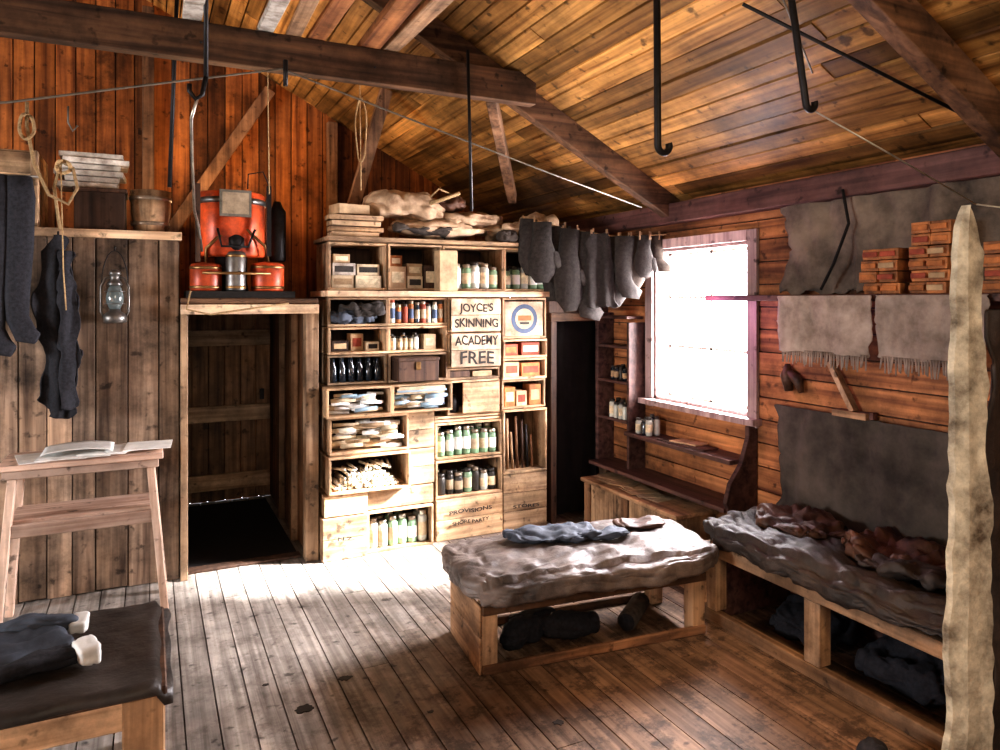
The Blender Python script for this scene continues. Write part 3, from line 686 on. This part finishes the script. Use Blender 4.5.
# ------------------------------------------------------------------ central bed
rz=math.radians(-5.5); c0=Vector((1.80,2.86,0))
def bx(b,x0,x1,y0,y1,z0,z1,m,r=None): b.box(c0.x+x0,c0.x+x1,c0.y+y0,c0.y+y1,z0,z1,m,r,rz,(c0.x,c0.y))
b=B('wooden_bed')
hx,hy=.55,.21
for sx in(-1,1):
    for sy in(-1,1):
        x=sx*(hx-.035);y=sy*(hy-.035); bx(b,x-.035,x+.035,y-.035,y+.035,0,.285,'pale_z')
bx(b,-hx-.012,-hx,-hy,hy,0,.15,'pale_y',.9);bx(b,-hx-.012,-hx,-hy,hy,.153,.285,'pale_y',.8)
bx(b,hx,hx+.012,-hy,hy,.14,.285,'pale_y')
for sy in(-1,1):
    bx(b,-hx,hx,sy*hy-.01,sy*hy+.01,0,.04,'rafter_x'); bx(b,-hx,hx,sy*hy-.01,sy*hy+.01,.245,.285,'rafter_x')
for i in range(7):
    x=-hx+.08+i*.15; bx(b,x-.06,x+.06,-hy,hy,.286,.30,'crate')
b.build(bevel=.004)
b=B('quilted_mattress'); 
def bd(w):
    e=abs(w.x)/.6
    w.z+= .004*math.sin(w.x*30+w.y*6)*(1 if w.z>0 else .4) - .018*max(0,e-.85)
    if w.z>0:
        gx=(w.x/.14)%1-.5; gy=(w.y/.14)%1-.5; w.z-=.012*math.exp(-(gx*gx+gy*gy)*30)
    if w.y<-.24: w.z-=.022+.010*math.sin(w.x*9)
    return w
b.pillow((1.80,2.84,.372),(1.26,.60,.115),'mattress',math.radians(-6),.012,9,5,54,41,bd,crease=.7); b.build()
b=B('blue_garment'); b.pillow((1.70,2.93,.458),(.46,.20,.04),'blue',-.25,.022,11,3,22,42); b.pillow((1.88,2.83,.450),(.36,.08,.035),'blue',-.1,.015,13,3,16,43); b.build()
b=B('leather_cap'); b.pillow((2.18,2.90,.448),(.26,.14,.03),'leather',-.2,.015,10,3,14,44); b.build()
b=B('fur_boots')
b.pillow((1.50,2.85,.075),(.24,.12,.13),'black',.3,.02,9,2.6,12,51); b.pillow((1.72,2.82,.07),(.28,.12,.12),'black',-.2,.02,9,2.6,12,52); b.pillow((1.60,2.95,.06),(.24,.12,.11),'black',.1,.02,9,2.6,12,53); b.build()
b=B('canvas_roll'); b.tube([(2.0,2.76,.05),(2.20,2.92,.05)],.045,'brownwool',14); b.tube([(1.996,2.757,.05),(2.002,2.761,.05)],.038,'black',14); b.build()

# ------------------------------------------------------------------ right bunk
b=B('bunk_frame')
b.box(2.43,2.47,1.42,2.72,0,.06,'pale_y',.1); b.box(2.43,2.47,1.42,2.72,.32,.38,'pale_y',.5)
for y in(1.44,2.05,2.64): b.box(2.432,2.50,y,y+.08,.06,.32,'pale_z')
b.box(2.47,2.99,2.68,2.72,.0,.38,'dkwood_y'); b.box(2.47,2.99,1.42,2.72,.355,.38,'dkwood_y'); b.box(2.96,2.99,1.42,2.68,0,.355,'dkwood_y')
b.build(bevel=.004)
b=B('dark_sleeping_bag')
def bd2(w): 
    w.z+=.007*math.sin(w.y*20)+.005*math.sin(w.x*20)
    if w.x<-.26: w.z-=.03
    return w
b.pillow((2.68,2.07,.442),(.60,1.40,.10),'mattress_d',0,.020,10,5,50,61,bd2,crease=.8); b.build()
b=B('leather_jacket'); b.pillow((2.78,1.92,.512),(.32,.50,.06),'leather',.1,.04,10,3,28,62); b.pillow((2.62,1.8,.508),(.14,.4,.05),'mattress_d',.2,.03,10,3,16,64); b.build()
b=B('sleeping_bag_hood'); b.pillow((2.74,2.42,.508),(.32,.44,.05),'leather',-.2,.035,11,3,24,63); b.build()
b=B('stored_bundle'); b.pillow((2.74,1.85,.09),(.30,.36,.16),'black',.1,.04,8,3,14,71); b.pillow((2.74,2.35,.07),(.3,.34,.13),'black',.1,.04,8,3,14,72); b.build()
b=B('wooden_ski')
prof=[(0,.068),(.12,.070),(.4,.070),(.8,.062),(1.2,.052),(1.5,.046),(1.68,.038),(1.78,.026),(1.82,.014),(1.84,.004)]
vs=[];fs=[]
n=90
for i in range(n+1):
    z=1.84*i/n
    for k in range(len(prof)-1):
        if prof[k][0]<=z<=prof[k+1][0]: t=(z-prof[k][0])/(prof[k+1][0]-prof[k][0]); w=prof[k][1]*(1-t)+prof[k+1][1]*t
    e1=.022*noise.noise(Vector((z*5,1,0)))+.008*noise.noise(Vector((z*19,1,0))); e2=.018*noise.noise(Vector((z*5,7,0)))+.008*noise.noise(Vector((z*19,7,0)))
    if z>1.7: e1*=.3; e2*=.3
    bow=.018*math.sin(z*2.2)
    cx,cy=2.255+bow*.6,1.36
    for (sx,sy) in((-1,-1),(-.3,-1.8),(.4,-1.2),(1,-1),(1,1),(-1,1)):
        ww=w+(e1 if sx<0 else e2)
        vs.append((cx+sx*ww*.93,cy-sx*ww*.37+sy*.010,z))
for i in range(n):
    for k in range(6):
        k2=(k+1)%6; fs.append((i*6+k,i*6+k2,(i+1)*6+k2,(i+1)*6+k))
fs+= [(5,4,3,2,1,0),tuple(n*6+k for k in range(6))]
b.add(vs,fs,'bark',.6,False); b.build()
b=B('hanging_sleeping_bag'); b.drape((2.335,1.375,0),(1,-.1,0),(0,-1,0),[(1.52,.03,.16),(1.35,.0,.26),(.9,-.01,.30),(.4,-.0,.34),(.06,0,.36)],'mattress_d',.02,26,9,28,40,.03)
b.build(solid=.010)
b=B('leather_boots'); b.pillow((2.14,1.60,.05),(.14,.09,.09),'black',.4,.015,12,2.6,10,81); b.pillow((2.20,1.50,.04),(.16,.09,.08),'blue',.1,.015,12,2.6,10,82); b.build()
b=B('floor_stain')
for (cx,cy,r) in((.53,2.78,.032),(.72,2.93,.024),(1.35,2.28,.02),(.42,3.02,.012),(.95,2.55,.012)):
    n=24; vs=[(cx+r*(1+.7*noise.noise(Vector((math.cos(a)*2.5,math.sin(a)*2.5,cx*9))))*math.cos(a),cy+r*.8*(1+.7*noise.noise(Vector((math.cos(a)*2.5,math.sin(a)*2.5,cx*9+4))))*math.sin(a),z) for z in(.0005,.002) for a in [2*math.pi*i/n for i in range(n)]]
    b.add(vs,[tuple(range(n-1,-1,-1)),tuple(range(n,2*n))]+[(i,(i+1)%n,n+(i+1)%n,n+i) for i in range(n)],'tar')
b.build()

# ------------------------------------------------------------------ hooks, rods, wires
def hook(name,top,bot,r,hr,mirror=1):
    b=B(name); top=Vector(top);bot=Vector(bot)
    pts=[top,bot+Vector((0,0,hr))]
    pts+=[bot+Vector((mirror*(hr-hr*math.cos(a)),0,hr-hr*math.sin(a))) for a in [math.pi*i/10*1.15 for i in range(1,11)]]
    b.tube(pts,r,'iron',8); return b.build()
hook('iron_hook',(1.140,1.45,2.64),(1.145,1.45,1.92),.009,.018)
hook('iron_hook',(1.58,1.48,2.72),(1.70,1.48,2.10),.010,.018)
hook('iron_hook',(1.02,1.45,2.64),(1.03,1.45,2.30),.006,.015)
b=B('ceiling_hook_chain')
b.tube([(.215,3.3,3.55),(.215,3.3,2.50)],.010,'iron'); b.tube([(.215,3.3,2.5),(.20,3.3,2.42),(.175,3.3,2.40),(.15,3.3,2.43),(.15,3.3,2.46)],.010,'iron')
b.build()
b=B('hanging_cable'); b.tube([(.18,3.3,2.40),(.16,3.35,2.33),(.17,3.5,2.2),(.20,3.9,2.0),(.24,4.25,1.95),(.26,4.3,1.82)],.007,'tinmetal'); b.build()
b=B('iron_rod'); b.tube([(1.50,3.47,2.86),(1.535,3.5,2.02)],.009,'iron'); b.build()
b=B('iron_rod'); b.tube([(.14,4.0,3.55),(.09,4.0,2.12)],.010,'iron'); b.build()
b=B('iron_rod'); b.tube([(2.00,2.03,2.66),(2.92,1.64,2.19)],.007,'iron'); b.build()
b=B('washing_line'); b.tube([(-.9,3.4,2.26),(-.5,3.4,2.33),(.0,3.42,2.47),(.55,3.44,2.62),(1.2,3.5,2.47),(2.0,3.55,2.28),(2.72,3.6,2.12)],.005,'wire',6)
b.tube([(.565,3.43,2.66),(.565,3.43,2.54)],.011,'iron'); b.build()
b=B('thin_wire'); b.tube([(1.73,1.48,2.10),(2.0,1.42,1.98),(2.25,1.33,1.84)],.003,'tinmetal',6); b.tube([(2.25,1.33,1.84),(2.6,1.2,1.80)],.003,'tinmetal',6); b.build()
b=B('thin_wire'); b.tube([(1.6,1.6,2.7),(2.1,1.8,2.35)],.003,'wire',6); b.build()
b=B('hanging_string'); b.tube([(.55,3.9,2.9),(.56,3.9,2.1)],.003,'rope',6); b.tube([(1.05,3.95,2.95),(1.06,3.95,2.16)],.003,'rope',6); b.tube(loop(1.06,3.95,2.5,.03,.18),.004,'rope',6); b.build()
b=B('coat_hook'); b.tube([(-.36,4.1,2.5),(-.36,4.1,2.42),(-.34,4.1,2.38),(-.32,4.1,2.41)],.005,'wire',6); b.build()
def laid(name,items):
    b=B(name)
    for (x0,x1,y0,y1,z,h,m,rz_) in items: b.box(x0,x1,y0,y1,z,z+h,m,None,rz_)
    return b.build(bevel=.003)
laid('stored_skis',[(.13,.21,1.4,3.72,2.802,.03,'whitebox',0),(.47,.54,1.42,3.75,2.802,.03,'whitebox',.02),(.56,.63,1.4,3.7,2.802,.02,'pale_y',-.02)])
laid('stored_planks',[(.70,.78,1.4,3.85,2.802,.03,'rwall',.02),(.92,1.02,1.4,3.9,2.802,.04,'rwall',-.02),(1.07,1.15,1.4,3.8,2.802,.035,'pale_y',.02)])

# ------------------------------------------------------------------ camera
cam=bpy.data.cameras.new('camera'); co=bpy.data.objects.new('camera',cam); COL.objects.link(co)
cam.sensor_width=36; cam.lens=25.92; cam.shift_y=-.075; cam.clip_start=.05
co.location=(0,0,1.55); co.rotation_euler=(math.pi/2,0,-math.radians(25.94))
scene.camera=co
# ------------------------------------------------------------------ lights
def area(name,loc,direc,sx,sy,P,col):
    l=bpy.data.lights.new(name,'AREA'); l.shape='RECTANGLE'; l.size=sx; l.size_y=sy; l.energy=P; l.color=col
    o=bpy.data.objects.new(name,l); COL.objects.link(o); o.location=loc
    o.rotation_euler=Vector(direc).to_track_quat('-Z','Y').to_euler(); return o
s=bpy.data.lights.new('sun','SUN'); s.energy=50; s.angle=math.radians(6); s.color=(1,.98,.98)
so=bpy.data.objects.new('sun',s); COL.objects.link(so); so.rotation_euler=Vector((-2.1,.8,-1.4)).to_track_quat('-Z','Y').to_euler(); so.location=(6,2,5)
area('window_daylight',(3.5,3.4,1.55),(-1,0,-.1),1.4,1.4,460,(1,.95,.98))
area('left_fill',(-4.5,2.4,1.5),(1,.1,-.05),1.2,1.0,165,(.90,.95,1))  # added cool fill from the left, no window is built there
area('rear_fill',(.6,-1.3,2.3),(.25,1,-.15),1.6,1.0,32,(1,.80,.58))  # added warm fill behind the camera, without a fixture
area('loft_fill',(.5,5.3,2.0),(.05,-.1,1),.7,.6,13,(1,.62,.32))  # added unseen fill that brightens the gable and roof boards
sp=bpy.data.lights.new('floor_glare_fill','SPOT'); sp.energy=150; sp.color=(1,.62,.34); sp.spot_size=math.radians(40); sp.spot_blend=1; sp.shadow_soft_size=.12  # added unseen spot for the warm glare on the front-right floor
so2=bpy.data.objects.new('floor_glare_fill',sp); COL.objects.link(so2); so2.location=(1.3,1.2,2.5); so2.rotation_euler=Vector((.70,.80,-2.5)).to_track_quat('-Z','Y').to_euler()
p=bpy.data.lights.new('window_haze_fill','POINT'); p.energy=4.5; p.color=(.85,.35,.75); p.shadow_soft_size=.08  # added point light, stands in for the mauve haze around the window
po=bpy.data.objects.new('window_haze_fill',p); COL.objects.link(po); po.location=(2.66,3.0,1.5)
w=bpy.data.worlds.new('world'); scene.world=w; w.use_nodes=True
nt=w.node_tree; bg=nt.nodes['Background']; bg.inputs['Color'].default_value=(.90,.92,1,1)
tc=nt.nodes.new('ShaderNodeTexCoord'); dp=nt.nodes.new('ShaderNodeVectorMath'); dp.operation='DOT_PRODUCT'; dp.inputs[1].default_value=(.78,.62,0)
nt.links.new(tc.outputs['Generated'],dp.inputs[0])
mr=nt.nodes.new('ShaderNodeMapRange'); mr.inputs['From Min'].default_value=.35; mr.inputs['From Max'].default_value=.8; mr.inputs['To Min'].default_value=.2; mr.inputs['To Max'].default_value=16
nt.links.new(dp.outputs['Value'],mr.inputs['Value']); nt.links.new(mr.outputs[0],bg.inputs['Strength'])
scene.view_settings.view_transform='Standard'
scene.view_settings.exposure=.35
for lk in('Medium High Contrast','High Contrast'):
    try:
        scene.view_settings.look=lk; break
    except Exception as e: print(e)
